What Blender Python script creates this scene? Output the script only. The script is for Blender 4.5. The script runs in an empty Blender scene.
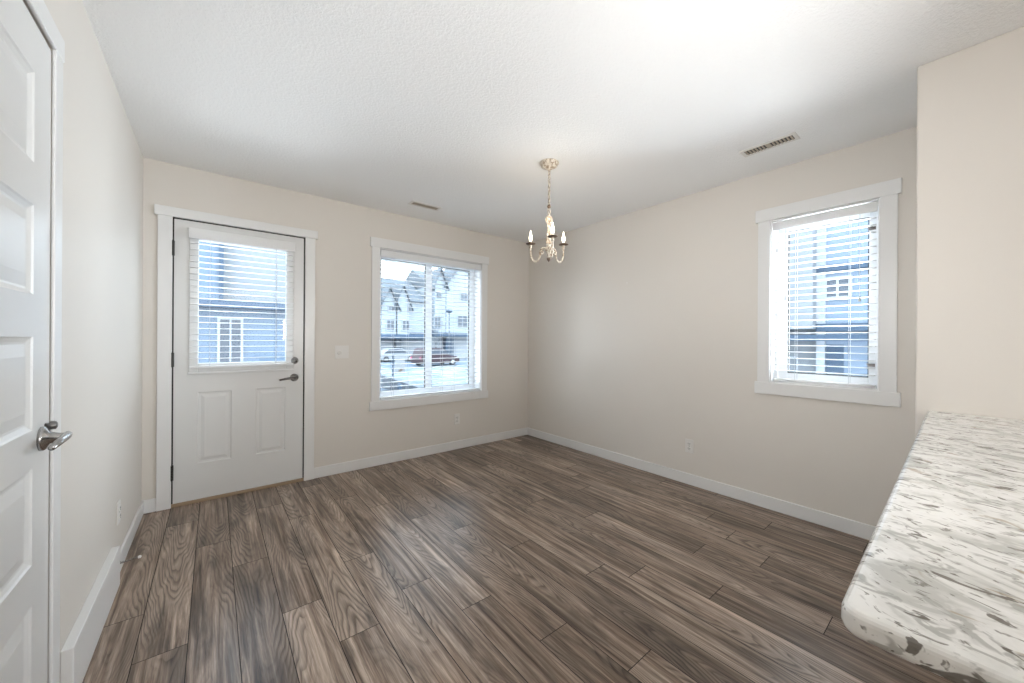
import bpy, bmesh, math, random
from mathutils import Vector, Matrix
random.seed(7)
scene = bpy.context.scene
COL = scene.collection

# ------------------------------------------------------------------ camera
FPX, YAW, ROLL, PY = 370.96, 0.67677, -0.00616, 339.70
CAM = Vector((-3.1258, -3.5636, 1.2078))
cd = bpy.data.cameras.new('camera')
cam = bpy.data.objects.new('camera', cd); COL.objects.link(cam)
F = Vector((math.sin(YAW), math.cos(YAW), 0)); R0 = Vector((math.cos(YAW), -math.sin(YAW), 0)); U0 = Vector((0, 0, 1))
R1 = R0 * math.cos(ROLL) - U0 * math.sin(ROLL); U1 = R0 * math.sin(ROLL) + U0 * math.cos(ROLL)
m = Matrix((R1, U1, -F)).transposed().to_4x4(); m.translation = CAM
cam.matrix_world = m
cd.sensor_fit = 'HORIZONTAL'; cd.sensor_width = 36; cd.lens = FPX / 1024 * 36
cd.shift_y = (PY - 341.5) / 1024; cd.clip_start = 0.01; cd.clip_end = 400
scene.camera = cam

# ------------------------------------------------------------------ view, world, lights
vs = scene.view_settings
scene.display_settings.display_device = 'sRGB'
vs.view_transform = 'Standard'; vs.look = 'None'; vs.gamma = 1; vs.use_curve_mapping = False
vs.exposure = 0.65
scene.cycles.max_bounces = 10; scene.cycles.diffuse_bounces = 6; scene.cycles.glossy_bounces = 4
scene.cycles.transparent_max_bounces = 24; scene.cycles.sample_clamp_indirect = 6
scene.cycles.caustics_reflective = False; scene.cycles.caustics_refractive = False

w = bpy.data.worlds.new('overcast_sky'); scene.world = w; w.use_nodes = True
nt = w.node_tree; nt.nodes.clear()
tc = nt.nodes.new('ShaderNodeTexCoord'); sp = nt.nodes.new('ShaderNodeSeparateXYZ')
cr = nt.nodes.new('ShaderNodeValToRGB'); bg = nt.nodes.new('ShaderNodeBackground'); ow = nt.nodes.new('ShaderNodeOutputWorld')
nt.links.new(tc.outputs['Generated'], sp.inputs[0]); nt.links.new(sp.outputs['Z'], cr.inputs[0])
nt.links.new(cr.outputs[0], bg.inputs[0]); nt.links.new(bg.outputs[0], ow.inputs[0])
cr.color_ramp.elements[0].position = 0.0; cr.color_ramp.elements[0].color = (.91, .965, 1, 1)
cr.color_ramp.elements[1].position = .7; cr.color_ramp.elements[1].color = (.76, .88, 1, 1)
bg.inputs[1].default_value = 5.0

def area(name, loc, rot, sx, sy, power, color=(1, 1, 1), portal=False, spread=180):
    l = bpy.data.lights.new(name, 'AREA'); l.shape = 'RECTANGLE'; l.size = sx; l.size_y = sy
    l.energy = power; l.color = color; l.spread = math.radians(spread)
    if portal: l.cycles.is_portal = True
    o = bpy.data.objects.new(name, l); COL.objects.link(o); o.location = loc; o.rotation_euler = rot
    return o
P2 = math.pi / 2
area('portal_window_back', (-1.31, .24, 1.35), (-P2, 0, 0), 1.15, 1.44, 1, portal=True)
area('portal_door', (-2.94, .12, 1.47), (-P2, 0, 0), .6, .95, 1, portal=True)
area('portal_window_right', (.24, -2.93, 1.5), (0, P2, 0), 1.15, .56, 1, portal=True)
# unseen upward fill light, added in the kitchen end behind the camera
area('uplight_fill', (-2.9, -5.3, 1.75), (math.pi, 0, 0), 1.2, 1.2, 10, (1, .985, .96))
def aimed(name, loc, target, sx, sy, power, color, spread=180):
    o = area(name, loc, (0, 0, 0), sx, sy, power, color, spread=spread); o.rotation_euler = (Vector(target) - Vector(loc)).to_track_quat('-Z', 'Y').to_euler(); return o
# unseen fill light, added to brighten the ceiling by bounce
aimed('ceiling_fill', (-1.95, -4.25, 1.38), (-2.35, -1.45, 2.44), .4, .4, 7.9, (1, .99, .97), 112)
aimed('camera_side_fill', (-3.38, -3.42, 1.62), (0, -2.5, 1.45), .3, .3, 4.1, (1, .995, .985), 75)  # added fill beside the camera, brightens the right wall and window bay
# fill light added outdoors, off to the side of the right window
aimed('side_fill_right', (1.7, -3.85, 1.35), (-3.5, -1.9, 1.6), .9, 1.5, 370, (.92, .96, 1))
# fill lights added outside, hidden below the sills, aimed up through the panes
def sill_fill(name, loc, target, sx, sy, power):
    o = area(name, loc, (0, 0, 0), sx, sy, power, (.97, .985, 1)); o.rotation_euler = (Vector(target) - Vector(loc)).to_track_quat('-Z', 'Y').to_euler()
sill_fill('sill_fill_right', (3.3, -2.93, -.15), (0, -2.93, 1.6), 1.6, 1.0, 390)
sill_fill('sill_fill_door', (-2.94, 2.4, .0), (-2.94, -.6, 2.1), .9, .8, 85)
area('rear_fill', (-2.1, -7.9, 1.5), (P2, 0, 0), 2.6, 1.9, 34, (.96, .98, 1))  # fill panel added at the rear wall, where no window is built

# ------------------------------------------------------------------ materials
def mat(name, color, rough=.5, metal=0, spec=.5, build=None):
    m = bpy.data.materials.new(name); m.use_nodes = True; n = m.node_tree
    b = n.nodes['Principled BSDF']
    b.inputs['Base Color'].default_value = (*color, 1); b.inputs['Roughness'].default_value = rough
    b.inputs['Metallic'].default_value = metal; b.inputs['Specular IOR Level'].default_value = spec
    if build: build(n, b)
    return m
def N(n, t, **k):
    x = n.nodes.new(t)
    for a, v in k.items(): setattr(x, a, v)
    return x
def noise(n, vec, scale, detail=2, rough=.5, dist=0, dim='3D'):
    x = N(n, 'ShaderNodeTexNoise', noise_dimensions=dim)
    x.inputs['Scale'].default_value = scale; x.inputs['Detail'].default_value = detail
    x.inputs['Roughness'].default_value = rough; x.inputs['Distortion'].default_value = dist
    n.links.new(vec, x.inputs['Vector']); return x.outputs['Fac']
def ramp(n, fac, stops, interp='LINEAR'):
    x = N(n, 'ShaderNodeValToRGB'); x.color_ramp.interpolation = interp
    e = x.color_ramp.elements
    while len(e) < len(stops): e.new(.5)
    for i, (p, c) in enumerate(stops):
        e[i].position = p; e[i].color = (c, c, c, 1) if isinstance(c, (int, float)) else (*c, 1)
    n.links.new(fac, x.inputs[0]); return x.outputs[0]
def mix(n, fac, a, b, mode='MIX'):
    x = N(n, 'ShaderNodeMix', data_type='RGBA', blend_type=mode)
    for s, v in ((x.inputs[0], fac), (x.inputs[6], a), (x.inputs[7], b)):
        if hasattr(v, 'is_output'): n.links.new(v, s)
        elif isinstance(v, tuple): s.default_value = (*v, 1)
        else: s.default_value = v
    return x.outputs[2]
def math_(n, op, a, b=0.0):
    x = N(n, 'ShaderNodeMath', operation=op)
    for i, v in enumerate((a, b)):
        if hasattr(v, 'is_output'): n.links.new(v, x.inputs[i])
        else: x.inputs[i].default_value = v
    return x.outputs[0]
def objco(n, sc=(1, 1, 1), out='Object'):
    t = N(n, 'ShaderNodeTexCoord'); mp = N(n, 'ShaderNodeMapping'); mp.inputs['Scale'].default_value = sc
    n.links.new(t.outputs[out], mp.inputs[0]); return mp.outputs[0]
def bump(n, b, h, strength, dist):
    x = N(n, 'ShaderNodeBump'); x.inputs['Strength'].default_value = strength; x.inputs['Distance'].default_value = dist
    n.links.new(h, x.inputs['Height']); n.links.new(x.outputs[0], b.inputs['Normal'])
def b_wall(n, b):
    v = objco(n); bump(n, b, noise(n, v, 160, 3), .12, .002)
    c = noise(n, v, 1.3, 2); n.links.new(mix(n, c, (.68, .640, .588), (.705, .666, .615)), b.inputs['Base Color'])
def b_ceil(n, b):
    v = objco(n); h = ramp(n, noise(n, v, 85, 4, .6, .3), [(.42, 0.), (.62, 1.)]); bump(n, b, h, .38, .003)
def b_paint(n, b):
    v = objco(n); bump(n, b, noise(n, v, 60, 2), .03, .002)
def b_floor(n, b):
    uv = N(n, 'ShaderNodeUVMap', uv_map='UVMap').outputs[0]
    at = N(n, 'ShaderNodeAttribute', attribute_name='plank').outputs['Color']
    def mp(s):
        x = N(n, 'ShaderNodeMapping'); x.inputs['Scale'].default_value = s; n.links.new(uv, x.inputs[0]); return x.outputs[0]
    lc = N(n, 'ShaderNodeSeparateXYZ'); n.links.new(N(n, 'ShaderNodeUVMap', uv_map='Local').outputs[0], lc.inputs[0])
    warp = noise(n, mp((11, 2.0, 1)), 1, 2, .5, .3)
    # nested flame figure: parabolas opening along the board, shaken by noise
    arc = math_(n, 'ADD', math_(n, 'ADD', math_(n, 'MULTIPLY', math_(n, 'POWER', math_(n, 'ABSOLUTE', lc.outputs['X']), 1.5), 46.), math_(n, 'MULTIPLY', lc.outputs['Y'], 2.1)), math_(n, 'MULTIPLY', warp, 1.5))
    ring = ramp(n, math_(n, 'FRACT', math_(n, 'MULTIPLY', arc, 4.6)), [(0., 0.), (.16, .25), (.55, 1.), (.9, .75), (1., 0.)])
    cath = ramp(n, noise(n, mp((6.5, 1.15, 1)), 1, 2), [(.48, 0.), (.58, 1.)])      # where the flame figure shows
    streak = noise(n, mp((42, 1.5, 1)), 1, 5, .68, .5)
    fine = noise(n, mp((330, 9, 1)), 1, 3, .65)
    blot = noise(n, mp((10, 1.5, 1)), 1.0, 4, .62, .9)
    base = ramp(n, streak, [(.32, (.048, .032, .023)), (.42, (.128, .094, .073)), (.53, (.225, .178, .147)), (.68, (.39, .33, .285))])
    base = mix(n, math_(n, 'MULTIPLY', cath, .70), base, mix(n, ring, (.062, .045, .035), (.29, .24, .205)))
    base = mix(n, .9, base, ramp(n, blot, [(.30, .42), (.46, 1.05), (.68, 1.62)]), 'MULTIPLY')
    base = mix(n, .5, base, ramp(n, fine, [(.3, .55), (.65, 1.25)]), 'MULTIPLY')
    base = mix(n, 1.0, base, ramp(n, at, [(0, (.74, .68, .615)), (.5, (1.08, 1.01, .93)), (1, (1.42, 1.36, 1.28))]), 'MULTIPLY')
    n.links.new(base, b.inputs['Base Color'])
    n.links.new(ramp(n, streak, [(.2, .36), (.8, .26)]), b.inputs['Roughness'])
    bump(n, b, math_(n, 'ADD', fine, streak), .12, .001)
def b_stone(n, b):
    def v(sc, rz=.35):
        t = N(n, 'ShaderNodeTexCoord'); a = N(n, 'ShaderNodeMapping'); a.inputs['Rotation'].default_value = (0, 0, rz); n.links.new(t.outputs['Object'], a.inputs[0])
        k = N(n, 'ShaderNodeMapping'); k.inputs['Scale'].default_value = sc; n.links.new(a.outputs[0], k.inputs[0]); return k.outputs[0]
    c = ramp(n, noise(n, v((1.4, .9, 1.4)), 12, 4, .6, .9), [(.36, (.56, .56, .53)), (.46, (.80, .795, .765)), (.60, (.90, .895, .87))])
    def layer(c, sc, scale, lo, hi, col, k, dist=.8, rz=.35):
        f = ramp(n, noise(n, v(sc, rz), scale, 3, .55, dist), [(lo, 0.), (hi, 1.)]); return mix(n, math_(n, 'MULTIPLY', f, k), c, col)
    c = layer(c, (1.6, .95, 1.6), 27, .56, .62, (.36, .355, .33), .7)
    c = layer(c, (1.8, .85, 2), 16, .63, .67, (.40, .33, .24), .7, .7)
    c = layer(c, (1.9, .8, 2), 22, .62, .65, (.10, .082, .062), .85, .9, .25)
    c = layer(c, (1.6, .9, 1.6), 44, .62, .67, (.16, .145, .12), .75)
    n.links.new(c, b.inputs['Base Color'])
def b_cream(n, b):
    v = objco(n); f = ramp(n, noise(n, v, 55, 4, .7), [(.44, 0.), (.56, 1.)])
    n.links.new(mix(n, f, (.30, .22, .15), (.74, .68, .58)), b.inputs['Base Color'])
def b_snow(n, b):
    v = objco(n); c = noise(n, v, .35, 4, .6, 1.0)
    n.links.new(ramp(n, c, [(.40, (.052, .080, .115)), (.50, (.095, .12, .148)), (.58, (.17, .178, .188))]), b.inputs['Base Color'])
def b_siding(col):
    def f(n, b):
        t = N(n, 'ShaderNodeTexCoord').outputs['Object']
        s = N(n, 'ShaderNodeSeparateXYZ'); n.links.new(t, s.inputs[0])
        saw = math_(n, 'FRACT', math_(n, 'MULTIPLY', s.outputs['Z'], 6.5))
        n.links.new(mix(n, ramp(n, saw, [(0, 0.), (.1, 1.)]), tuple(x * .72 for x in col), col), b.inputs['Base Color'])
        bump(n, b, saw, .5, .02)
    return f
def b_block(n, b):
    v = objco(n); br = N(n, 'ShaderNodeTexVoronoi'); br.inputs['Scale'].default_value = 5
    n.links.new(v, br.inputs['Vector'])
    n.links.new(ramp(n, br.outputs['Distance'], [(0., (.04, .05, .06)), (.6, (.10, .115, .13))]), b.inputs['Base Color'])
M = {
 'wall': mat('wall_paint', (.75, .715, .66), .55, build=b_wall),
 'ceil': mat('ceiling_texture', (.90, .90, .895), .85, build=b_ceil),
 'white': mat('white_satin_paint', (.76, .757, .748), .32, build=b_paint),
 'doorw': mat('white_door_paint', (.71, .71, .70), .30, build=b_paint),
 'floor': mat('wood_laminate', (.2, .16, .13), .36, spec=.36, build=b_floor),
 'gap': mat('dark_joint', (.02, .015, .012), .9, build=b_paint),
 'seal': mat('dark_rubber_seal', (.045, .042, .04), .8, build=b_paint),
 'stone': mat('flecked_quartz', (.8, .8, .78), .22, build=b_stone),
 'slat': mat('white_blind_vinyl', (.86, .86, .86), .42, build=b_paint),
 'cord': mat('white_cord', (.50, .52, .54), .8, build=b_paint),
 'vinyl': mat('white_vinyl_frame', (.82, .84, .86), .35, build=b_paint),
 'nickel': mat('brushed_nickel', (.42, .41, .40), .26, 1, build=b_paint),
 'dknickel': mat('dark_nickel', (.20, .19, .185), .35, 1, build=b_paint),
 'hinge': mat('black_nickel', (.045, .043, .04), .4, .6, build=b_paint),
 'cream': mat('distressed_cream', (.74, .68, .58), .45, build=b_cream),
 'bronze': mat('aged_bronze', (.16, .11, .08), .4, .6, build=b_paint),
 'plate': mat('white_plastic', (.74, .72, .69), .35, build=b_paint),
 'slot': mat('dark_slot', (.06, .055, .05), .7, build=b_paint),
 'tan': mat('tan_metal', (.42, .36, .28), .5, build=b_paint),
 'thresh': mat('oak_threshold', (.36, .26, .17), .5, build=b_paint),
 'cab': mat('cabinet_paint', (.62, .60, .56), .4, build=b_paint),
 'snow': mat('snow_and_ice', (.5, .55, .6), .8, build=b_snow),
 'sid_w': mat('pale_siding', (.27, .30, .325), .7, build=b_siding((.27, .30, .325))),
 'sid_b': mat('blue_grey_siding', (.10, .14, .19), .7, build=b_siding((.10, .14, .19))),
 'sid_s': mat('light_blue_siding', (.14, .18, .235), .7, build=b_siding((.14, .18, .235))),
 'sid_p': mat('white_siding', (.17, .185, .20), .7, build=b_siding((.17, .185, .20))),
 'roof': mat('slate_shingle', (.11, .15, .225), .9, build=b_block),
 'band': mat('dark_blue_fascia', (.03, .055, .09), .7, build=b_paint),
 'otrim': mat('white_exterior_trim', (.26, .28, .30), .6, build=b_paint),
 'oglass': mat('dark_window_glass', (.035, .05, .07), .3, build=b_paint),
 'block': mat('grey_stone_blocks', (.2, .2, .22), .9, build=b_block),
 'carred': mat('dark_red_car_paint', (.018, .003, .008), .6, build=b_paint),
 'carwht': mat('white_car_paint', (.22, .23, .24), .5, build=b_paint),
 'tyre': mat('black_rubber', (.02, .02, .025), .8, build=b_paint),
 'lens': mat('red_tail_lens', (.30, .03, .09), .5, build=b_paint),
 'bark': mat('grey_bark', (.03, .03, .035), .9, build=b_block),
 'signw': mat('white_sign_face', (.24, .245, .245), .5, build=b_paint),
 'signm': mat('brown_sign_mark', (.09, .05, .025), .5, build=b_paint),
}
n = M['slat'].node_tree; b = n.nodes['Principled BSDF']; tl = N(n, 'ShaderNodeBsdfTranslucent'); tl.inputs[0].default_value = (.86, .88, .9, 1)
ms = N(n, 'ShaderNodeMixShader'); ms.inputs[0].default_value = .15; n.links.new(b.outputs[0], ms.inputs[1]); n.links.new(tl.outputs[0], ms.inputs[2])
n.links.new(ms.outputs[0], n.nodes['Material Output'].inputs[0])                   # thin vinyl lets some daylight through
# clear pane: light passes straight through, with a faint reflection
g = bpy.data.materials.new('clear_glass'); g.use_nodes = True; n = g.node_tree; n.nodes.clear()
o_ = N(n, 'ShaderNodeOutputMaterial'); mx = N(n, 'ShaderNodeMixShader'); tr = N(n, 'ShaderNodeBsdfTransparent'); gl = N(n, 'ShaderNodeBsdfGlossy')
fr = N(n, 'ShaderNodeFresnel'); fr.inputs[0].default_value = 1.45; gl.inputs['Roughness'].default_value = .02
tr.inputs[0].default_value = (.86, .93, .98, 1)
n.links.new(fr.outputs[0], mx.inputs[0]); n.links.new(tr.outputs[0], mx.inputs[1]); n.links.new(gl.outputs[0], mx.inputs[2]); n.links.new(mx.outputs[0], o_.inputs[0])
M['glass'] = g
e = bpy.data.materials.new('lit_bulb_glass'); e.use_nodes = True; b = e.node_tree.nodes['Principled BSDF']
b.inputs['Emission Color'].default_value = (1, .86, .62, 1); b.inputs['Emission Strength'].default_value = 5
M['bulb'] = e

# ------------------------------------------------------------------ mesh helpers
def origin(o):
    v = Vector((0, 0, 0))
    while o: v += o.location; o = o.parent
    return v
def tag(o, label=None, cat=None, group=None, kind=None):
    if label: o['label'] = label
    if cat: o['category'] = cat
    if group: o['group'] = group
    if kind: o['kind'] = kind
    return o
def empty(name, loc, label=None, cat=None, group=None, kind=None):
    o = bpy.data.objects.new(name, None); o.empty_display_size = .05; COL.objects.link(o); o.location = loc
    return tag(o, label, cat, group, kind)
class MB:
    def __init__(s): s.bm = bmesh.new()
    def box(s, x0, x1, y0, y1, z0, z1):
        x0, x1 = min(x0, x1), max(x0, x1); y0, y1 = min(y0, y1), max(y0, y1); z0, z1 = min(z0, z1), max(z0, z1)
        v = [s.bm.verts.new(p) for p in ((x0, y0, z0), (x1, y0, z0), (x1, y1, z0), (x0, y1, z0), (x0, y0, z1), (x1, y0, z1), (x1, y1, z1), (x0, y1, z1))]
        for f in ((0, 3, 2, 1), (4, 5, 6, 7), (0, 1, 5, 4), (1, 2, 6, 5), (2, 3, 7, 6), (3, 0, 4, 7)): s.bm.faces.new([v[i] for i in f])
        return s
    def poly(s, pts): s.bm.faces.new([s.bm.verts.new(p) for p in pts]); return s
    def prism(s, pts, vec):
        a = [s.bm.verts.new(p) for p in pts]; b = [s.bm.verts.new(Vector(p) + Vector(vec)) for p in pts]; k = len(pts)
        s.bm.faces.new(a); s.bm.faces.new(b[::-1])
        for i in range(k): s.bm.faces.new((a[i], b[i], b[(i + 1) % k], a[(i + 1) % k]))
        return s
    def tube(s, pts, r, seg=10, closed=False):
        pts = [Vector(p) for p in pts]; k = len(pts); rs = r if isinstance(r, (list, tuple)) else [r] * k
        rings = []; up = None
        for i, p in enumerate(pts):
            if closed: t = pts[(i + 1) % k] - pts[i - 1]
            else: t = pts[min(i + 1, k - 1)] - pts[max(i - 1, 0)]
            t.normalize()
            if up is None: up = t.orthogonal().normalized()
            up = (up - t * up.dot(t)); up = up.normalized() if up.length > 1e-6 else t.orthogonal().normalized()
            w = t.cross(up)
            rings.append([s.bm.verts.new(p + (up * math.cos(2 * math.pi * j / seg) + w * math.sin(2 * math.pi * j / seg)) * rs[i]) for j in range(seg)])
        for i in range(k if closed else k - 1):
            a, b = rings[i], rings[(i + 1) % k]
            for j in range(seg): s.bm.faces.new((a[j], a[(j + 1) % seg], b[(j + 1) % seg], b[j]))
        if not closed: s.bm.faces.new(rings[0][::-1]); s.bm.faces.new(rings[-1])
        return s
    def lathe(s, c, axis, prof, seg=24):
        # prof: (distance along the axis, radius)
        c = Vector(c); ax = Vector(axis).normalized(); u = ax.orthogonal().normalized(); w = ax.cross(u); rings = []
        for h, r in prof:
            rings.append([s.bm.verts.new(c + ax * h + (u * math.cos(2 * math.pi * j / seg) + w * math.sin(2 * math.pi * j / seg)) * max(r, 1e-4)) for j in range(seg)])
        for a, b in zip(rings, rings[1:]):
            for j in range(seg): s.bm.faces.new((a[j], a[(j + 1) % seg], b[(j + 1) % seg], b[j]))
        s.bm.faces.new(rings[0][::-1]); s.bm.faces.new(rings[-1]); return s
    def build(s, name, m, parent=None, bevel=0, smooth=False, seg=2, fix=True):
        if fix: bmesh.ops.recalc_face_normals(s.bm, faces=s.bm.faces)
        me = bpy.data.meshes.new(name); off = origin(parent)
        bmesh.ops.translate(s.bm, verts=s.bm.verts, vec=-off)
        s.bm.to_mesh(me); s.bm.free(); me.materials.append(m)
        o = bpy.data.objects.new(name, me); COL.objects.link(o)
        if parent: o.parent = parent
        if smooth:
            for p in me.polygons: p.use_smooth = True
        if bevel:
            bv = o.modifiers.new('bevel', 'BEVEL'); bv.width = bevel; bv.segments = seg; bv.limit_method = 'ANGLE'; bv.angle_limit = math.radians(40)
        return o
def struct(o): o['kind'] = 'structure'; return o

def wall_cells(mb, us, vs_, holes, P, d0, d1):
    """grid of faces at depth d0 and d1 with rectangular holes and their reveals; P(u,v,d)->world"""
    def inh(u, v): return any(a < u < b and c < v < d for a, b, c, d in holes)
    us = sorted(set(us + [x for h in holes for x in h[:2]])); vs_ = sorted(set(vs_ + [x for h in holes for x in h[2:]]))
    cache = {}
    def V(u, v, d):
        k = (round(u, 5), round(v, 5), round(d, 5))
        if k not in cache: cache[k] = mb.bm.verts.new(P(u, v, d))
        return cache[k]
    for i in range(len(us) - 1):
        for j in range(len(vs_) - 1):
            u, v = (us[i] + us[i + 1]) / 2, (vs_[j] + vs_[j + 1]) / 2
            if inh(u, v): continue
            for d in (d0, d1): mb.bm.faces.new((V(us[i], vs_[j], d), V(us[i + 1], vs_[j], d), V(us[i + 1], vs_[j + 1], d), V(us[i], vs_[j + 1], d)))
            for (ua, va, ub, vb, nu, nv) in ((us[i], vs_[j], us[i], vs_[j + 1], us[i] - 1e-3, v), (us[i + 1], vs_[j], us[i + 1], vs_[j + 1], us[i + 1] + 1e-3, v),
                                             (us[i], vs_[j], us[i + 1], vs_[j], u, vs_[j] - 1e-3), (us[i], vs_[j + 1], us[i + 1], vs_[j + 1], u, vs_[j + 1] + 1e-3)):
                if inh(nu, nv) or not (us[0] < nu < us[-1] and vs_[0] < nv < vs_[-1]):
                    mb.bm.faces.new((V(ua, va, d0), V(ub, vb, d0), V(ub, vb, d1), V(ua, va, d1)))
def paneled(mb, u0, u1, v0, v1, t, panels, P, prof, hole=None):
    """a door slab: front face at d=0 with moulded panels, back at d=-t"""
    us = sorted({u0, u1, *[x for p in panels for x in p[:2]], *(hole[:2] if hole else [])})
    vs_ = sorted({v0, v1, *[x for p in panels for x in p[2:]], *(hole[2:] if hole else [])})
    def inr(r, u, v): return r and r[0] < u < r[1] and r[2] < v < r[3]
    q = lambda *c: mb.poly([P(*x) for x in c])
    for i in range(len(us) - 1):
        for j in range(len(vs_) - 1):
            a, b, c, d = us[i], us[i + 1], vs_[j], vs_[j + 1]; u, v = (a + b) / 2, (c + d) / 2
            if inr(hole, u, v): continue
            q((a, c, -t), (b, c, -t), (b, d, -t), (a, d, -t))
            if any(inr(p, u, v) for p in panels): continue
            q((a, c, 0), (b, c, 0), (b, d, 0), (a, d, 0))
    for p in panels:
        prev = (p[0], p[1], p[2], p[3], 0)
        for ins, dep in prof:
            cur = (p[0] + ins, p[1] - ins, p[2] + ins, p[3] - ins, dep)
            A = [(prev[0], prev[2]), (prev[1], prev[2]), (prev[1], prev[3]), (prev[0], prev[3])]
            B = [(cur[0], cur[2]), (cur[1], cur[2]), (cur[1], cur[3]), (cur[0], cur[3])]
            for k in range(4):
                l = (k + 1) % 4
                q((*A[k], prev[4]), (*A[l], prev[4]), (*B[l], dep), (*B[k], dep))
            prev = cur
        q((prev[0], prev[2], prev[4]), (prev[1], prev[2], prev[4]), (prev[1], prev[3], prev[4]), (prev[0], prev[3], prev[4]))
    for r in [(u0, u1, v0, v1)] + ([hole] if hole else []):
        A = [(r[0], r[2]), (r[1], r[2]), (r[1], r[3]), (r[0], r[3])]
        for k in range(4):
            l = (k + 1) % 4; q((*A[k], 0), (*A[l], 0), (*A[l], -t), (*A[k], -t))
    bmesh.ops.remove_doubles(mb.bm, verts=mb.bm.verts, dist=1e-5)

# ------------------------------------------------------------------ room shell
XL, YB, H = -3.508, -8.0, 2.44
D1 = (-3.362, -2.522, -.005, 2.068)          # back door opening (x, z)
W1 = (-1.897, -.720, .612, 2.082)            # back window opening (x, z)
W2 = (-3.210, -2.642, .910, 2.078)           # right window opening (y, z)
D2 = (-2.655, -1.830, -.005, 2.072)          # left door opening (y, z)
mb = MB(); wall_cells(mb, [XL - .15, .2], [-.005, H], [D1, W1], lambda u, v, d: (u, d, v), 0, .2); struct(mb.build('wall_back', M['wall']))
mb = MB(); wall_cells(mb, [-4.2, 0], [-.005, H], [W2], lambda u, v, d: (d, u, v), 0, .2); struct(mb.build('wall_right', M['wall']))
mb = MB(); wall_cells(mb, [YB, 0], [-.005, H], [D2], lambda u, v, d: (XL - d, u, v), 0, .15); struct(mb.build('wall_left', M['wall']))
struct(MB().box(-.68, .2, YB, -3.40, -.005, H).build('wall_kitchen', M['wall'], bevel=.006))
struct(MB().box(XL - .15, .2, YB - .2, YB, -.005, H).build('wall_front', M['wall']))
struct(MB().box(XL - .15, .2, YB - .2, .2, H, H + .15).build('ceiling', M['ceil']))

# floor: every laminate board is a strip of the one floor mesh
bm = bmesh.new(); uvl = bm.loops.layers.uv.new('UVMap'); uv2 = bm.loops.layers.uv.new('Local'); cl = bm.loops.layers.float_color.new('plank')
joints = {0: -1.30, 1: -1.624, 2: -.775, 3: -1.125, 4: -1.67, 5: -1.988, 6: -1.438, 7: -1.844, 8: -2.14, 9: -2.479, 10: -1.508, 11: -.62, 12: -1.05,
          13: -2.466, 14: -2.793, 15: -1.91, 16: -2.57, 17: -2.85, 18: -1.35, 19: -2.43, 20: -2.725, 21: -1.9, 22: -2.3}
PW, PL = .1571, 1.27
def quad(pts, uvs, colr, mi, loc=((0, 0),) * 4):
    f = bm.faces.new([bm.verts.new(p) for p in pts]); f.material_index = mi
    for l, q, k in zip(f.loops, uvs, loc): l[uvl].uv = q; l[uv2].uv = k; l[cl] = (colr, colr, colr, 1)
rf = random.Random(11)
for r in range(24):
    x0 = -3.515 + r * PW; x1 = x0 + PW
    j = joints.get(r, -1.0); ys = [j + k * PL for k in range(-7, 4)]
    for a, b in zip(ys, ys[1:]):
        a2, b2 = max(a, YB), min(b, .0)
        if b2 <= a2: continue
        ru, rv, c = rf.uniform(0, 60), rf.uniform(0, 60), rf.random(); sh, sg = rf.uniform(-.03, .03), rf.choice((-1, 1))
        gp = .0015; A, B, C, D = x0 + gp, x1 - gp, a2 + gp, b2 - gp
        quad([(A, C, 0), (B, C, 0), (B, D, 0), (A, D, 0)], [(A - x0 + ru, C + rv), (B - x0 + ru, C + rv), (B - x0 + ru, D + rv), (A - x0 + ru, D + rv)], c, 0,
             [(p - x0 - PW / 2 + sh, (q - a) * sg + 7 * c) for p, q in ((A, C), (B, C), (B, D), (A, D))])
quad([(XL - .15, YB - .2, -.0012), (.2, YB - .2, -.0012), (.2, .2, -.0012), (XL - .15, .2, -.0012)], [(0, 0)] * 4, 0, 1)
quad([(XL - .15, YB - .2, -.15), (XL - .15, .2, -.15), (.2, .2, -.15), (.2, YB - .2, -.15)], [(0, 0)] * 4, 0, 1)
me = bpy.data.meshes.new('floor'); bm.to_mesh(me); bm.free(); me.materials.append(M['floor']); me.materials.append(M['gap'])
fo = bpy.data.objects.new('floor', me); COL.objects.link(fo); struct(fo)

# baseboards (ease-edged)
def bb(name, *bxs):
    m_ = MB()
    for b_ in bxs: m_.box(*b_)
    struct(m_.build(name, M['white'], bevel=.004))
BH, BT = .092, .013
bb('baseboard_back', (XL, -3.434, -BT, 0, 0, BH), (-2.451, 0, -BT, 0, 0, BH))
bb('baseboard_right', (-BT, 0, -3.40, -BT, 0, BH))
bb('baseboard_left', (XL, XL + BT, -.952, -BT, 0, BH), (XL, XL + BT, YB, -2.75, 0, BH))
bb('baseboard_kitchen', (-.68 - BT, -.68, YB, -3.40 + BT, 0, BH), (-.68, 0, -3.40, -3.40 + BT, 0, BH))
# boxed duct cover standing out along the left wall
m_ = MB().box(XL, XL + .030, -1.724, -.953, 0, .192)
struct(m_.build('trim_3', M['white'], bevel=.003))

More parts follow.
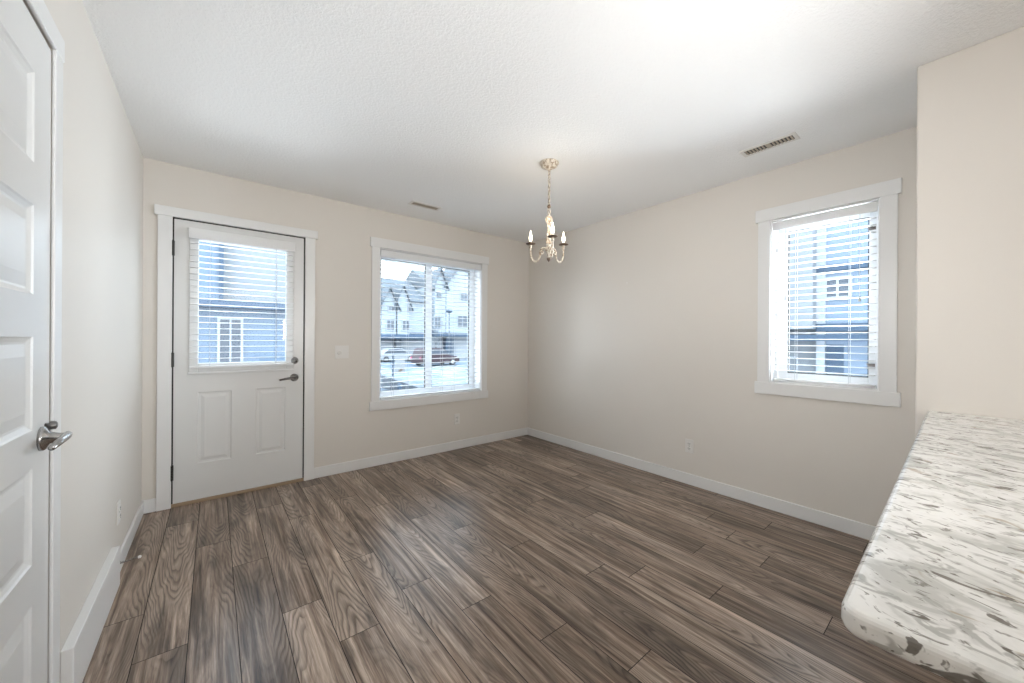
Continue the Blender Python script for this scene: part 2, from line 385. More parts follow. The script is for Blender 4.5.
# ------------------------------------------------------------------ casings
def casing(name, P, u0, u1, v0, v1, w, head, horn, stool=None, legs_from=None, par=None, sides=(1, 1), th=.018):
    m_ = MB()
    def bx(a, b, c, d, t):
        p, q = P(a, c, 0), P(b, d, t); m_.box(p[0], q[0], p[1], q[1], p[2], q[2])
    lo = legs_from if legs_from is not None else v0
    if sides[0]: bx(u0 - w, u0 + .004, lo, v1, th)
    if sides[1]: bx(u1 - .004, u1 + w, lo, v1, th)
    bx(u0 - w - horn, u1 + w + horn, v1 - .003, v1 + head, th * 1.3)
    if stool: bx(u0 - w - horn, u1 + w + horn, v0 - stool, v0 + .003, .024)
    return m_.build(name, M['white'], par, bevel=.0025)
PB = lambda u, v, d: (u, -d, v)
PR = lambda u, v, d: (-d, u, v)
PLf = lambda u, v, d: (XL + d, u, v)
struct(casing('trim_1', PB, -3.362, -2.522, 0, 2.066, .072, .064, .018))
struct(casing('trim_2', PLf, -2.655, -1.830, 0, 2.072, .064, .065, .0, th=.009))

# ------------------------------------------------------------------ windows
def window(name, P, u0, u1, v0, v1, dep, mull, handles):
    c = P((u0 + u1) / 2, v0, 0); root = empty(name, c); struct(root)
    def bx(m_, a, b, c_, d, t0, t1):
        p, q = P(a, c_, t0), P(b, d, t1); m_.box(p[0], q[0], p[1], q[1], p[2], q[2]); return m_
    casing('casing', P, u0, u1, v0, v1, .073, .085, .016, stool=.082, par=root)
    lin = MB(); t = .010
    bx(lin, u0, u0 + t, v0, v1, -dep, .001); bx(lin, u1 - t, u1, v0, v1, -dep, .001)
    bx(lin, u0 + t, u1 - t, v0, v0 + t, -dep, .001); bx(lin, u0 + t, u1 - t, v1 - t, v1, -dep, .001)
    lin.build('jamb_liner', M['white'], root)
    f = MB(); w_ = .058; a, b = u0 + t, u1 - t; c_, d = v0 + t, v1 - t
    bx(f, a, a + w_, c_, d, -dep - .05, -dep); bx(f, b - w_, b, c_, d, -dep - .05, -dep)
    bx(f, a + w_, b - w_, c_, c_ + w_, -dep - .05, -dep); bx(f, a + w_, b - w_, d - w_, d, -dep - .05, -dep)
    if mull: bx(f, (a + b) / 2 - .036, (a + b) / 2 + .036, c_ + w_, d - w_, -dep - .05, -dep)
    fr_ = f.build('window_frame', M['vinyl'], root, bevel=.003)
    panes = [(a + w_, b - w_)] if not mull else [(a + w_, (a + b) / 2 - .036), ((a + b) / 2 + .036, b - w_)]
    for (p, q) in panes:
        s = MB(); e_ = .006                                  # dark glazing seal
        for r in ((p, p + e_, c_ + w_, d - w_), (q - e_, q, c_ + w_, d - w_), (p, q, c_ + w_, c_ + w_ + e_), (p, q, d - w_ - e_, d - w_)):
            bx(s, *r, -dep - .03, -dep - .012)
        s.build('glazing_seal', M['seal'], fr_)
        gl_ = MB(); z = -dep - .025; gl_.poly([P(p, c_ + w_, z), P(q, c_ + w_, z), P(q, d - w_, z), P(p, d - w_, z)])
        gl_.build('pane', M['glass'], fr_)
    for (u, v) in handles:
        h_ = MB(); bx(h_, u - .018, u + .018, v - .010, v + .010, -dep, -dep + .010); bx(h_, u - .006, u + .022, v + .002, v + .010, -dep + .010, -dep + .022)
        h_.build('sash_latch', M['dknickel'], root, bevel=.002)
    return root
window('window_1', PB, *W1, .14, True, [])
window('window_2', PR, *W2, .14, False, [(-3.155, 1.06), (-3.155, 1.93)])

# ------------------------------------------------------------------ blinds
def blind(P, u0, u1, top, val, bot, d_in, depth, label, ladders, pulls, pitch=.044, tilt=0.0, valfront=.006, railh=.018, wand=None):
    """P(u,v,d); slats run in depth d_in..d_in+depth (d positive to the room)"""
    root = empty('slatted_blind', P((u0 + u1) / 2, top, d_in), label, 'window blind')
    def bx(m_, a, b, c_, d, t0, t1):
        p, q = P(a, c_, t0), P(b, d, t1); m_.box(p[0], q[0], p[1], q[1], p[2], q[2]); return m_
    v = MB(); bx(v, u0, u1, top - val, top, d_in + depth - .002, d_in + depth + valfront + .004)
    va = v.build('valance', M['slat'], root, bevel=.002)
    hr = MB(); bx(hr, u0 + .01, u1 - .01, top - .045, top - .014, d_in, d_in + depth - .004)
    hr.build('headrail', M['slat'], root, bevel=.002)
    s = MB(); z = top - val + .012; k = 0
    while z > bot + railh + .028:
        # a gently crowned slat
        dm = d_in + depth / 2
        pts = []
        for q in range(5):
            t = -1 + q / 2; pts.append((dm + t * (depth / 2 - .001), z + .0028 * (1 - t * t) + tilt * t))
        prof = [(d, zz + .0026) for d, zz in pts] + [(d, zz) for d, zz in pts[::-1]]
        A = [P(u0 + .008, zz, d) for d, zz in prof]; B = Vector(P(u1 - .008, 0, 0)) - Vector(P(u0 + .008, 0, 0))
        s.prism(A, B); z -= pitch; k += 1
    s.build('slats', M['slat'], root)
    r_ = MB(); bx(r_, u0 + .006, u1 - .006, bot, bot + railh, d_in + .001, d_in + depth - .001)
    r_.build('bottom_rail', M['slat'], root, bevel=.003)
    for u in ladders:
        c_ = MB()
        for d in (d_in - .0005, d_in + depth + .0005): bx(c_, u - .0012, u + .0012, bot + railh, top - val + .01, d - .0008, d + .0008)
        z = top - val + .012
        c_.build('ladder_cord', M['cord'], root)
    for (u, zb) in pulls:
        c_ = MB(); bx(c_, u - .0014, u + .0014, zb, top - val + .01, d_in + depth + .004, d_in + depth + .0068)
        co = c_.build('pull_cord', M['cord'], root)
        x, y, zz = P(u, zb, d_in + depth + .0054)
        MB().lathe((x, y, zz), (0, 0, -1), [(0, .002), (.006, .005), (.028, .0085), (.032, .0075)], 12).build('tassel', M['cord'], co, smooth=True)
    if wand:
        u, zb = wand; x, y, z0 = P(u, top - val, d_in + depth + .012)
        MB().tube([(x, y, z0), (x, y, zb)], .004, 8).build('tilt_wand', M['slat'], root)
    return root
blind(PB, -1.883, -.734, 2.065, .064, .628, -.052, .048, 'wide white slatted blind hanging in the large back wall window', [-1.75, -1.60, -1.07, -1.215], [], valfront=.004)
blind(PR, -3.196, -2.656, 2.060, .060, .925, -.052, .048, 'white slatted blind with two tasselled cords hanging in the right wall window', [-2.790, -3.068], [(-3.118, 1.49), (-2.735, 1.53)], valfront=.004)

# ------------------------------------------------------------------ back door
d1 = empty('door_1', (-2.94, 0, 0)); struct(d1)
LT = (-3.215, -2.662, 1.02, 1.925)
mb = MB(); PD = lambda u, v, d: (u, .006 - d, v)
paneled(mb, -3.350, -2.534, .022, 2.056, .044, [(-3.218, -3.018, .283, .806), (-2.862, -2.662, .283, .806)], PD,
        [(.006, -.007), (.018, -.008), (.040, -.001)], LT)
mb.build('door_slab', M['doorw'], d1)
f = MB()
for r in ((-3.268, -3.215, .955, 1.99), (-2.662, -2.609, .955, 1.99), (-3.215, -2.662, .955, 1.02), (-3.215, -2.662, 1.925, 1.99)):
    f.box(r[0], r[1], -.006, .008, r[2], r[3])
lf = f.build('lite_frame', M['doorw'], d1, bevel=.004)
g_ = MB(); g_.poly([(LT[0], .028, LT[2]), (LT[1], .028, LT[2]), (LT[1], .028, LT[3]), (LT[0], .028, LT[3])]); g_.build('pane', M['glass'], lf)
# weatherstrip that reads as the dark gap round the slab
f = MB(); f.box(-3.362, -3.349, .018, .05, .0, 2.068); f.box(-2.535, -2.522, .018, .05, .0, 2.068); f.box(-3.362, -2.522, .018, .05, 2.055, 2.068)
f.build('weatherstrip', M['seal'], d1)
MB().box(-3.36, -2.524, -.004, .16, -.004, .020).build('threshold', M['thresh'], d1, bevel=.003)
for z0, z1 in ((1.79, 1.895), (1.0, 1.10), (.195, .30)):
    MB().tube([(-3.354, -.012, z0), (-3.354, -.012, z1)], .0088, 12).tube([(-3.354, -.012, z0 - .008), (-3.354, -.012, z1 + .008)], .005, 8).box(-3.361, -3.348, -.008, .014, z0, z1).build('hinge', M['hinge'], d1)
ro = MB().lathe((-2.599, .006, 1.022), (0, -1, 0), [(0, .030), (.006, .030), (.012, .027), (.02, .019), (.024, .018)], 28)
db = ro.build('deadbolt', M['nickel'], d1, smooth=True)
MB().box(-2.603, -2.595, -.034, -.016, 1.006, 1.038).build('thumb_turn', M['dknickel'], db, bevel=.002)
lv = MB().lathe((-2.600, .006, .880), (0, -1, 0), [(0, .032), (.006, .032), (.012, .028), (.018, .014), (.048, .012), (.052, .010)], 28)
ls = lv.build('door_handle', M['nickel'], d1, smooth=True)
MB().tube([(-2.596, -.044, .880), (-2.63, -.048, .881), (-2.67, -.047, .876), (-2.71, -.040, .868)], [.0105, .0105, .009, .007], 12).build('lever', M['dknickel'], ls, smooth=True)
f = MB(); f.box(-2.5255, -2.5215, -.010, .012, .84, .92); f.box(-2.5255, -2.5215, -.010, .012, .985, 1.06)
f.build('strike_plate', M['dknickel'], d1)
PDb = lambda u, v, d: (u, -.008 - d, v)
bd = blind(PDb, -3.270, -2.606, 1.998, .076, .985, .004, .034, 'white slatted blind mounted on the back door over its glass', [-3.150, -2.735], [], valfront=.004)
MB().box(-3.272, -2.610, -.030, -.008, .945, .957).build('hold_down_rail', M['slat'], bd, bevel=.002)

# ------------------------------------------------------------------ left (near) door
d2 = empty('door_2', (XL, -2.24, 0)); struct(d2)
pn = [(-2.515, -1.966, a, b) for a, b in ((.205, .478), (.588, .850), (.955, 1.208), (1.322, 1.565), (1.680, 1.925))]
mb = MB(); paneled(mb, -2.648, -1.838, .012, 2.060, .035, pn, PLf, [(.004, -.004), (.014, -.009), (.020, -.010), (.052, -.002)])
mb.build('door_slab', M['doorw'], d2)
f = MB(); f.box(XL - .05, XL - .024, -1.838, -1.830, 0, 2.072); f.box(XL - .05, XL - .024, -2.655, -1.83, 2.060, 2.072); f.box(XL - .05, XL - .024, -2.655, -2.648, 0, 2.072)
f.build('jamb_gap', M['seal'], d2)
lv = MB().lathe((XL, -1.905, .918), (1, 0, 0), [(0, .034), (.006, .034), (.010, .031), (.016, .017), (.036, .0115), (.050, .0115), (.052, .010)], 28)
ls = lv.build('door_handle', M['nickel'], d2, smooth=True)
MB().tube([(XL + .047, -1.890, .921), (XL + .052, -1.93, .922), (XL + .052, -1.985, .920), (XL + .048, -2.035, .913)], [.0095, .0100, .0095, .007], 12).build('lever', M['nickel'], ls, smooth=True)
MB().lathe((XL, -1.870, .948), (1, 0, 0), [(0, .008), (.006, .007), (.010, .012), (.020, .012), (.023, .007)], 16).build('privacy_pin', M['dknickel'], d2, smooth=True)

# ------------------------------------------------------------------ door stop
x0, y0, z0 = XL + BT, -.862, .066
ds = empty('door_stop', (x0, y0, z0), 'small metal spring door stop with a white tip on the left baseboard', 'door stop')
MB().lathe((x0, y0, z0), (1, 0, 0), [(0, .011), (.003, .011), (.006, .006)], 16).build('mount', M['dknickel'], ds)
pts = [(x0 + .004 + .066 * t / 160, y0 + .0042 * math.cos(t * .62), z0 + .006 * t / 160 + .0042 * math.sin(t * .62)) for t in range(161)]
MB().tube(pts, .0011, 5).build('spring', M['nickel'], ds)
MB().lathe((x0 + .068, y0, z0 + .006), (1, 0, 0), [(0, .005), (.002, .0068), (.010, .0068), (.013, .004)], 14).build('rubber_tip', M['plate'], ds)

# ------------------------------------------------------------------ outlets and switches
def outlet(P, u, v, label, group='electrical outlets on the walls'):
    root = empty('wall_outlet', P(u, v, 0), label, 'outlet')
    def bx(m_, a, b, c_, d, t0, t1):
        p, q = P(a, c_, t0), P(b, d, t1); m_.box(p[0], q[0], p[1], q[1], p[2], q[2]); return m_
    bx(MB(), u - .035, u + .035, v - .057, v + .057, 0, .006).build('cover_plate', M['plate'], root, bevel=.003)
    for s in (-1, 1):
        rc = bx(MB(), u - .017, u + .017, v + s * .020 - .014, v + s * .020 + .014, .005, .009).build('receptacle', M['plate'], root, bevel=.002)
        m_ = MB(); bx(m_, u - .0085, u - .0055, v + s * .020 - .004, v + s * .020 + .007, .0085, .0098); bx(m_, u + .0055, u + .0085, v + s * .020 - .004, v + s * .020 + .007, .0085, .0098)
        bx(m_, u - .002, u + .002, v + s * .020 - .011, v + s * .020 - .007, .0085, .0098)
        m_.build('slots', M['slot'], rc)
    bx(MB(), u - .003, u + .003, v - .003, v + .003, .0055, .0072).build('screw', M['nickel'], root)
    return root
outlet(PB, -1.036, .330, 'white wall outlet low on the back wall beneath the large window')
outlet(PR, -2.068, .322, 'white wall outlet low on the long right wall')
outlet(PLf, -.802, .306, 'white wall outlet low on the left wall above the door stop')
sw = empty('light_switch', (-2.228, 0, 1.087), 'white double light switch plate between the back door and window', 'light switch')
MB().box(-2.286, -2.170, -.006, 0, 1.030, 1.146).build('cover_plate', M['plate'], sw, bevel=.003)
MB().lathe((-2.252, -.006, 1.080), (0, -1, 0), [(0, .018), (.010, .017), (.014, .014)], 24).build('dimmer_knob', M['plate'], sw, smooth=True)
rk = MB(); rk.box(-2.214, -2.190, -.009, -.005, 1.060, 1.116); rk.build('rocker', M['plate'], sw, bevel=.002)
# small screw hole in the right wall
tag(MB().lathe((0, -1.451, 1.766), (-1, 0, 0), [(0, .006), (.004, .006), (.005, .003)], 12).build('wall_screw', M['plate']), 'tiny pale screw head high on the bare right wall', 'screw')

# ------------------------------------------------------------------ ceiling registers
def register(c, L, W, ang, label, nl):
    root = empty('ceiling_register', (c[0], c[1], H), label, 'ceiling vent', 'ceiling registers')
    ca, sa = math.cos(ang), math.sin(ang)
    def rot(m_):
        for v in m_.bm.verts:
            x, y = v.co.x, v.co.y; v.co.x = c[0] + x * ca - y * sa; v.co.y = c[1] + x * sa + y * ca
        return m_
    f = MB(); iw, il = W / 2 - .020, L / 2 - .020
    f.box(-L / 2, L / 2, -W / 2, -iw, H - .006, H); f.box(-L / 2, L / 2, iw, W / 2, H - .006, H)
    f.box(-L / 2, -il, -iw, iw, H - .006, H); f.box(il, L / 2, -iw, iw, H - .006, H)
    rot(f).build('frame', M['plate'], root, bevel=.002)
    rot(MB().box(-il, il, -iw, iw, H - .0015, H)).build('duct_opening', M['slot'], root)
    s = MB()
    for k in range(nl):
        x = -il + (k + .5) * 2 * il / nl; s.box(x - .004, x + .004, -iw, iw, H - .006, H - .0015)
    s.box(-.006, .006, -iw, iw, H - .0062, H - .0015)
    rot(s).build('louvres', M['tan'], root)
    return root
register((-.417, -2.752), .300, .105, P2, 'white ceiling register with tan louvres near the right wall window', 14)
register((-1.612, -.390), .290, .100, 0, 'white ceiling register with dark slot above the back wall window', 16)

# ------------------------------------------------------------------ chandelier
CX, CY = -1.312, -1.708
ch = empty('chandelier', (CX, CY, H), 'small distressed cream chandelier with three lit candle bulbs hanging from ceiling', 'chandelier')
MB().lathe((CX, CY, H), (0, 0, -1), [(0, .066), (.004, .068), (.012, .060), (.022, .058), (.034, .040), (.046, .016), (.052, .008)], 36).build('canopy', M['cream'], ch, smooth=True)
ck = MB(); z = H - .048; i = 0
while z > 2.150:
    pts = []
    for j in range(14):
        a = 2 * math.pi * j / 14; u, v = .0085 * math.cos(a), .0165 * math.sin(a)
        pts.append((CX + (u if i % 2 else 0), CY + (0 if i % 2 else u), z - .012 + v))
    ck.tube(pts, .0024, 6, closed=True); z -= .0262; i += 1
ck.build('chain', M['cream'], ch, smooth=True)
pts = [(CX + .006 * math.sin(t * 1.3), CY + .006 * math.cos(t * 1.3), H - .05 - t * .0115) for t in range(27)]
MB().tube(pts, .0022, 6).build('cord', M['bronze'], ch, smooth=True)
MB().lathe((CX, CY, 2.150), (0, 0, -1), [(0, .003), (.006, .011), (.014, .014), (.022, .010), (.028, .004)], 20).build('bead', M['bronze'], ch, smooth=True)
pts = [(CX + .013 * math.cos(a * math.pi / 8), CY, 2.101 + .019 * math.sin(a * math.pi / 8)) for a in range(16)]
MB().tube(pts, .0028, 8, closed=True).build('hanging_loop', M['cream'], ch, smooth=True)
MB().lathe((CX, CY, 2.084), (0, 0, -1), [(0, .003), (.004, .008), (.012, .007), (.016, .018), (.026, .024), (.046, .026), (.060, .018), (.068, .009), (.076, .012),
    (.11, .010), (.150, .015), (.185, .022), (.198, .017), (.205, .024), (.212, .024), (.218, .012), (.232, .020), (.250, .026), (.268, .020), (.280, .010), (.300, .012), (.306, .006)], 28).build('column', M['cream'], ch, smooth=True)
MB().lathe((CX, CY, 1.782), (0, 0, -1), [(0, .008), (.006, .014), (.016, .013), (.024, .006), (.030, .002)], 20).build('finial', M['bronze'], ch, smooth=True)
for (a, nm) in ((155, 0), (275, 1), (34, 2)):
    A = math.radians(a); dv = R0 * math.cos(A) + F * math.sin(A)
    dv = Vector((dv.x, dv.y, 0)).normalized()
    def at(r, z): return (CX + dv.x * r, CY + dv.y * r, z)
    # S-shaped arm: out of the hub, over a small scroll, down, round and up to the cup
    P_ = [(.012, 1.838), (.030, 1.850), (.052, 1.846), (.064, 1.826), (.066, 1.800), (.074, 1.776), (.092, 1.762), (.112, 1.764), (.122, 1.776), (.133, 1.800), (.136, 1.832), (.136, 1.862)]
    sp_pts = []
    for q in range(len(P_) - 1):
        p0 = P_[max(q - 1, 0)]; p1 = P_[q]; p2 = P_[q + 1]; p3 = P_[min(q + 2, len(P_) - 1)]
        for t in (0, .25, .5, .75):
            f_ = lambda i: .5 * (2 * p1[i] + (p2[i] - p0[i]) * t + (2 * p0[i] - 5 * p1[i] + 4 * p2[i] - p3[i]) * t * t + (-p0[i] + 3 * p1[i] - 3 * p2[i] + p3[i]) * t ** 3)
            sp_pts.append(at(f_(0), f_(1)))
    sp_pts.append(at(*P_[-1]))
    arm = MB().tube(sp_pts, .0066, 8).build('arm', M['cream'], ch, smooth=True)
    sc = [(.052 + (.020 - .0011 * t) * math.cos(-t * .5 + 1.2), 1.822 + (.020 - .0011 * t) * math.sin(-t * .5 + 1.2)) for t in range(15)]
    MB().tube([at(*p) for p in sc], .005, 7).build('scroll', M['cream'], arm, smooth=True)
    x, y, _ = at(.136, 0)
    MB().lathe((x, y, 1.858), (0, 0, 1), [(0, .008), (.004, .013), (.014, .008), (.020, .010), (.026, .012)], 20).build('socket_cup', M['cream'], arm, smooth=True)
    MB().lathe((x, y, 1.882), (0, 0, 1), [(0, .010), (.003, .026), (.007, .034), (.010, .035), (.008, .028), (.006, .008)], 24).build('drip_pan', M['bronze'], arm, smooth=True)
    MB().lathe((x, y, 1.888), (0, 0, 1), [(0, .0105), (.018, .0105), (.020, .008)], 18).build('candle_sleeve', M['cream'], arm, smooth=True)
    MB().lathe((x, y, 1.908), (0, 0, 1), [(0, .006), (.008, .009), (.020, .0125), (.032, .0115), (.050, .007), (.066, .003), (.076, .001)], 20).build('candle_bulb', M['bulb'], arm, smooth=True)
    l = bpy.data.lights.new('bulb_light', 'POINT'); l.energy = .6; l.color = (1, .88, .72); l.shadow_soft_size = .03
    lo = bpy.data.objects.new('bulb_light', l); COL.objects.link(lo); lo.location = (x, y, 2.0)

# ------------------------------------------------------------------ countertop on its base
def counter_outline():
    pts = [(-.68, -3.438), ]
    # near corner, rounded
    cx, cy, r = -2.575 + .022, -3.468 - .022, .022
    for k in range(9):
        a = math.radians(90 + k * 90 / 8); pts.append((cx + r * math.cos(a), cy + r * math.sin(a)))
    pts += [(-2.575, -4.42), (-.68, -4.42)]
    return pts
mb = MB(); mb.prism([(x, y, .880) for x, y in counter_outline()], (0, 0, .030))
tag(mb.build('countertop', M['stone'], bevel=.009, seg=4, smooth=False), 'white quartz countertop flecked grey and brown with a rounded edge at right', 'countertop')
bc = empty('base_cabinet', (-1.6, -4.05, 0), 'painted base cabinet set back beneath the flecked quartz countertop', 'cabinet')
MB().box(-2.50, -.694, -4.36, -3.80, .10, .879).build('body', M['cab'], bc, bevel=.002)
MB().box(-2.45, -.694, -4.30, -3.86, .001, .10).build('toe_kick', M['cab'], bc)
for k in range(3):
    x0 = -2.49 + k * .595
    dd = MB().box(x0, x0 + .585, -4.379, -4.36, .13, .86).build('cabinet_door', M['cab'], bc, bevel=.003)
    MB().tube([(x0 + .54, -4.40, .72), (x0 + .54, -4.40, .84)], .005, 8).box(x0 + .536, x0 + .544, -4.40, -4.379, .725, .733).box(x0 + .536, x0 + .544, -4.40, -4.379, .827, .835).build('pull', M['nickel'], dd)

# ------------------------------------------------------------------ outdoors
GZ = -1.2
struct(MB().box(-60, 90, .6, 110, GZ - .3, GZ).build('snow_ground', M['snow']))
struct(MB().box(.6, 60, -60, .6, GZ - .3, GZ).build('snow_ground_side', M['snow']))
def win(parent, x0, x1, y, z0, z1, axis='y', fr=.09, split=True):
    """window on a facade facing -y (axis y) or -x (axis x); a child with its pane as sub-part"""
    def bx(m_, a, b, c_, d, t0, t1):
        if axis == 'y': m_.box(a, b, y - t1, y - t0, c_, d)
        else: m_.box(y - t1, y - t0, a, b, c_, d)
        return m_
    f = MB(); bx(f, x0, x0 + fr, z0, z1, -.01, .06); bx(f, x1 - fr, x1, z0, z1, -.01, .06); bx(f, x0 + fr, x1 - fr, z0, z0 + fr, -.01, .06); bx(f, x0 + fr, x1 - fr, z1 - fr, z1, -.01, .06)
    if split: bx(f, (x0 + x1) / 2 - fr * .35, (x0 + x1) / 2 + fr * .35, z0 + fr, z1 - fr, -.01, .05)
    o = f.build('window', M['otrim'], parent)
    bx(MB(), x0 + fr, x1 - fr, z0 + fr, z1 - fr, -.005, .02).build('pane', M['oglass'], o)
def gable(mb, x0, x1, y0, y1, z0, zr, over=.3):
    """gabled volume, ridge along y"""
    mb.prism([(x0, y0, z0), (x1, y0, z0), ((x0 + x1) / 2, y0, zr)], (0, y1 - y0, 0))
def gable_roof(x0, x1, y0, y1, z0, zr, th=.22, over=.35):
    xm = (x0 + x1) / 2; sl = (zr - z0) / (xm - x0); m_ = MB()
    m_.prism([(x0 - over, y0 - over, z0 - over * sl), (xm, y0 - over, zr), (x1 + over, y0 - over, z0 - over * sl), (x1 + over, y0 - over, z0 - over * sl + th), (xm, y0 - over, zr + th), (x0 - over, y0 - over, z0 - over * sl + th)], (0, y1 - y0 + over, 0))
    return m_
def townhouse(x0, x1, yf, eave, ridge, gables, label, wins, garage, skirt, sid='sid_w'):
    root = empty('townhouse', ((x0 + x1) / 2, yf + 5, GZ), label, 'house', 'townhouses across the street')
    MB().box(x0, x1, yf, yf + 10, GZ, eave).build('walls', M[sid], root)
    rm = MB(); rm.prism([(x0, yf - .5, eave), (x0, yf + 5, ridge), (x0, yf + 10.5, eave)], (x1 - x0, 0, 0)); rm.build('roof', M['roof'], root)
    for gx0, gx1, gz0, gzr in gables:
        m_ = MB().box(gx0, gx1, yf - .8, yf + .2, GZ + 2.9, gz0); gable(m_, gx0, gx1, yf - .8, yf + 3, gz0, gzr)
        b_ = m_.build('gable_bay', M[sid], root)
        gable_roof(gx0, gx1, yf - .8, yf + 3.2, gz0, gzr).build('gable_roof', M['roof'], b_)
    for a, b, c_, d in wins: win(root, a, b, yf - .81, c_, d, fr=.13)
    a, b, z = skirt
    MB().prism([(a, yf - 1.6, z), (a, yf, z + .55), (a, yf, z - .1), (a, yf - 1.6, z - .2)], (b - a, 0, 0)).build('skirt_roof', M['band'], root)
    for a, b in garage:
        gd = MB().box(a, b, yf - .06, yf + .02, GZ, GZ + 2.3)
        for q in range(1, 4): gd.box(a + .05, b - .05, yf - .075, yf - .05, GZ + q * .57 - .02, GZ + q * .57 + .02)
        gd.build('garage_door', M['otrim'], root)
    return root
t1 = townhouse(9.6, 16.8, 38, 5.6, 8.9, [(11.2, 13.0, 5.0, 6.85), (12.85, 14.45, 5.3, 7.27)], 'pale townhouse with twin gables behind the white car', [(11.7, 12.7, 2.1, 3.4), (13.5, 14.5, 2.1, 3.4), (11.9, 12.6, 4.2, 5.0), (14.2, 15.0, 4.3, 5.1)], [(10.0, 12.6), (14.0, 16.6)], (9.6, 16.8, 1.45))
MB().box(12.9, 13.5, 37.2, 37.9, GZ, 1.4).build('entry_pier', M['roof'], t1)
t2 = townhouse(17.2, 24.6, 38, 7.6, 10.4, [(17.65, 19.1, 8.0, 9.7), (19.2, 23.6, 8.0, 10.9)], 'taller pale townhouse with dark skirt roof behind the red car', [(17.5, 18.5, 2.5, 4.1), (20.7, 22.3, 2.6, 4.3), (21.1, 22.3, 6.0, 7.2), (17.7, 18.6, 6.0, 7.0)], [(17.5, 18.9), (20.6, 23.8)], (17.2, 24.4, 1.75))
MB().box(19.2, 20.3, 37.3, 38.05, GZ, 1.45).build('entry_recess', M['band'], t2)
townhouse(25.2, 33, 39, 6.4, 9.6, [(25.9, 28.4, 5.6, 8.0)], 'pale townhouse farthest right seen past the window edge', [(26.2, 27.6, 2.4, 3.9)], [(25.6, 28.6)], (25.2, 32, 1.6))
# lamp post in front of them
lp = empty('street_lamp', (18.4, 35.0, GZ), 'tall grey street lamp before the dark skirt roof of the townhouse', 'street lamp')
MB().tube([(18.4, 35, GZ), (18.4, 35, 4.3)], [.09, .06], 10).build('pole', M['roof'], lp)
MB().lathe((18.4, 35, 4.3), (0, 0, 1), [(0, .1), (.1, .35), (.2, .42), (.45, .12), (.5, .05)], 16).build('lamp_head', M['band'], lp)

def car(cx, cy, L, Hh, W, heading, m, label, suv=True):
    root = empty('parked_car', (cx, cy, GZ), label, 'car')
    def X(x, y, z):
        c_, s_ = math.cos(heading), math.sin(heading); return (cx + x * c_ - y * s_, cy + x * s_ + y * c_, GZ + z)
    h = L / 2; bel = Hh * .58
    body = [(-h, .32), (-h - .03, .62), (-h + .06, bel), (-h * .35, bel + .04), (h * .45, bel), (h * .85, bel * .86), (h, bel * .68), (h + .02, .34), (h * .8, .22), (-h * .85, .22)]
    mb = MB(); mb.prism([X(x, -W / 2, z) for x, z in body], Vector(X(0, W / 2, 0)) - Vector(X(0, -W / 2, 0)))
    mb.build('body', m, root, bevel=.07, seg=3)
    cab = [(-h + .12, bel - .02), (-h + .32, Hh * .93), (-h + .7, Hh), (h * .12, Hh * .99), (h * .52, bel)] if suv else [(-h + .5, bel), (-h + 1.1, Hh * .97), (-.1, Hh), (h * .25, Hh * .95), (h * .58, bel)]
    mb = MB(); i_ = .10; mb.prism([X(x, -W / 2 + i_, z) for x, z in cab], Vector(X(0, W / 2 - i_, 0)) - Vector(X(0, -W / 2 + i_, 0)))
    cb = mb.build('cabin', m, root, bevel=.06, seg=3)
    zc = (bel + Hh) / 2 - .02; c2 = [((x - 0) * .90 - .03, zc + (z - zc) * .66) for x, z in cab]
    mb = MB(); mb.prism([X(x, -W / 2 + i_ - .012, z) for x, z in c2], Vector(X(0, W / 2 - i_ + .012, 0)) - Vector(X(0, -W / 2 + i_ - .012, 0)))
    mb.build('side_glass', M['oglass'], cb)
    for sx in (-.62, .62):
        for sy in (-1, 1):
            p = Vector(X(sx * h, sy * (W / 2 - .1), .33)); ax = Vector(X(0, 1, 0)) - Vector(X(0, 0, 0))
            wh = MB().lathe(p - ax * .11, ax, [(0, .24), (.02, .32), (.20, .32), (.22, .24)], 20).build('wheel', M['tyre'], root)
            MB().lathe(p - ax * .12, ax, [(0, .19), (.24, .19)], 16).build('hubcap', M['nickel'], wh)
    for sy in (-1, 1):
        mb = MB(); a = X(-h - .03, sy * (W / 2 - .18) - .0, .72)
        mb.lathe(a, (1, 0, 0), [(0, .12), (.12, .12)], 8).build('tail_light', M['lens'], root)
        mb = MB(); mb.lathe(X(h - .1, sy * (W / 2 - .25), bel * .74), (1, 0, 0), [(0, .12), (.14, .10)], 10).build('headlight', M['otrim'], root)
    return root
car(12.85, 27.6, 4.15, 1.62, 1.85, .12, M['carred'], 'dark red car parked across the snowy street outside the back window')
car(12.0, 35.2, 4.2, 1.45, 1.8, 0.0, M['carwht'], 'white car parked in front of the twin-gabled townhouse', False)
# bare street tree
tr_ = empty('bare_tree', (15.2, 32.2, GZ), 'bare leafless young tree standing behind the red car', 'tree')
rt = random.Random(3); tb = MB(); tb.tube([(15.2, 32.2, GZ), (15.25, 32.2, 1.2), (15.2, 32.2, 3.0)], [.09, .06, .03], 8); tb.build('trunk', M['bark'], tr_)
tb = MB()
for k in range(16):
    z = rt.uniform(.2, 2.6); a = rt.uniform(0, 6.28); l_ = rt.uniform(.7, 1.5)
    tb.tube([(15.22, 32.2, z), (15.22 + .5 * l_ * math.cos(a), 32.2 + .5 * l_ * math.sin(a), z + .5 * l_), (15.22 + .7 * l_ * math.cos(a), 32.2 + .7 * l_ * math.sin(a), z + 1.1 * l_)], [.025, .018, .006], 5)
tb.build('branches', M['bark'], tr_)
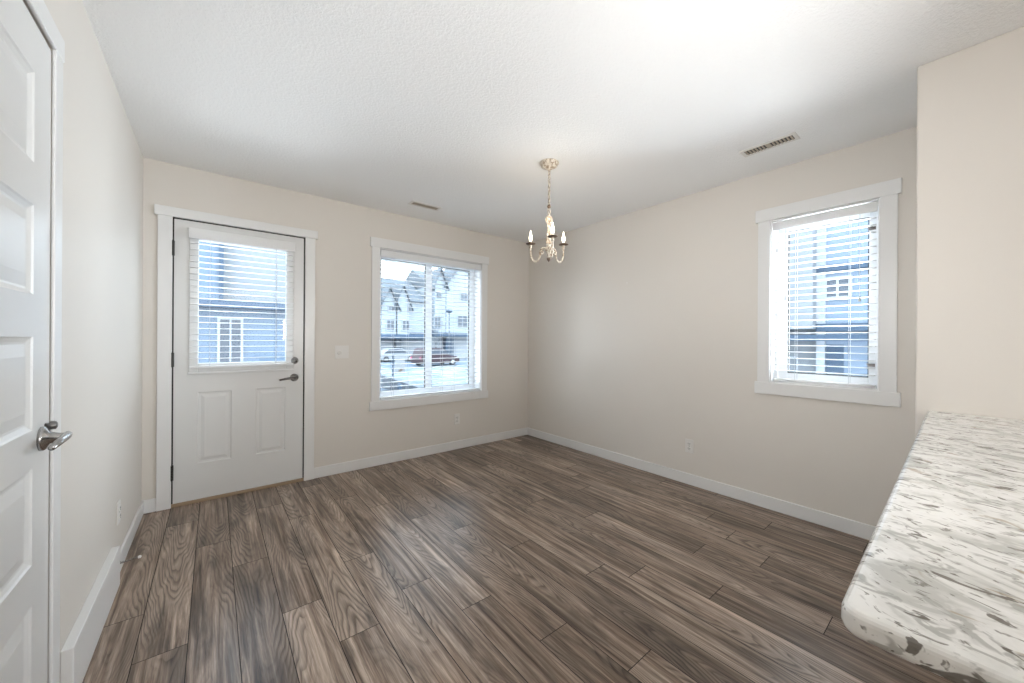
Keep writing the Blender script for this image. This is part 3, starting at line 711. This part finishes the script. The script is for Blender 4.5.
# yard sign, stone garden wall and post
sg = empty('yard_sign', (4.5, 15.6, GZ), 'white yard sign on a dark post outside the back window', 'sign')
MB().box(4.20, 4.27, 15.57, 15.64, GZ, .40).box(4.20, 5.0, 15.585, 15.625, .34, .39).build('post', M['band'], sg)
sp2 = MB().box(4.32, 4.90, 15.59, 15.61, -.62, .30).build('panel', M['signw'], sg)
MB().prism([(4.50, 15.588, -.50), (4.62, 15.588, -.54), (4.78, 15.588, -.44), (4.66, 15.588, -.36), (4.60, 15.588, -.44)], (0, -.004, 0)).build('mark', M['signm'], sp2)
gw = MB(); gw.prism([(2.35, 4.2, GZ), (2.75, 8.6, GZ), (3.4, 15.0, GZ), (3.7, 14.9, GZ), (3.05, 8.5, GZ), (2.65, 4.1, GZ)], (0, 0, .6))
tag(gw.build('garden_wall', M['block']), 'low grey stone garden wall running away outside the back window', 'wall')
tag(MB().lathe((1.78, 8.6, GZ), (0, 0, 1), [(0, .08), (.80, .07), (.86, .09), (.9, .03)], 12).build('bollard', M['band']), 'short dark post beside the low stone garden wall', 'post')
# near house seen through the door glass
nh = empty('neighbour_house', (-5, 12, GZ), 'blue-grey sided house close outside the back door glass', 'house')
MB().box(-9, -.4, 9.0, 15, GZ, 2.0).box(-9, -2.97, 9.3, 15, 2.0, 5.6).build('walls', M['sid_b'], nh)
MB().prism([(-9.2, 8.6, 2.0), (-9.2, 8.6, 2.09), (-9.2, 9.4, 2.24), (-9.2, 9.4, 2.0)], (9.0, 0, 0)).build('eave', M['band'], nh)
MB().box(-3.03, -2.93, 9.2, 9.32, 2.2, 5.6).build('downspout', M['band'], nh)
MB().box(-2.95, -.4, 9.6, 15, 2.0, 5.4).build('upper_storey', M['sid_p'], nh)
win(nh, -3.06, -2.50, 9.0, .45, 1.76, fr=.06)
win(nh, -1.25, -.7, 9.0, .45, 1.76, fr=.06)
# house seen through the right window
sh = empty('side_house', (11, -4, GZ), 'pale two-storey house with dark bands close outside the right window', 'house')
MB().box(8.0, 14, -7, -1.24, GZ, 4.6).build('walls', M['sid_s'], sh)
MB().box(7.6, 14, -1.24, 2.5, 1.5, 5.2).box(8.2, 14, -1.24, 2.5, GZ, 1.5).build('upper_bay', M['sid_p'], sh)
MB().box(7.90, 8.01, -7, -1.24, 2.83, 2.97).build('eave_band', M['band'], sh)
MB().box(7.86, 8.01, -7, -1.24, 1.45, 1.62).box(7.55, 7.62, -7, 2.5, 1.22, 1.36).build('floor_band', M['band'], sh)
MB().box(7.92, 8.005, -1.40, -1.24, GZ, 4.6).build('corner_board', M['otrim'], sh)
win(sh, -1.86, -1.36, 8.0, 2.18, 2.70, 'x', fr=.06)
win(sh, -2.9, -2.3, 8.0, 1.75, 2.6, 'x', fr=.06)
MB().box(7.97, 8.02, -1.72, -1.42, -.9, 1.14).build('entry_door', M['band'], sh)
MB().prism([(8.0, -7.2, 4.6), (14.2, -7.2, 4.6), (11.1, -7.2, 6.6)], (0, 6.2, 0)).build('roof', M['roof'], sh)
rl = empty('porch_railing', (6.8, -.9, GZ), 'thin grey porch railing beside the house outside the right window', 'railing')
m_ = MB().tube([(6.8, -1.15, .85), (6.8, .3, .85)], .025, 8)
m_.build('handrail', M['block'], rl)
for k in range(9): MB().tube([(6.8, -1.12 + k * .17, GZ), (6.8, -1.12 + k * .17, .84)], .014, 6).build('baluster', M['block'], rl)
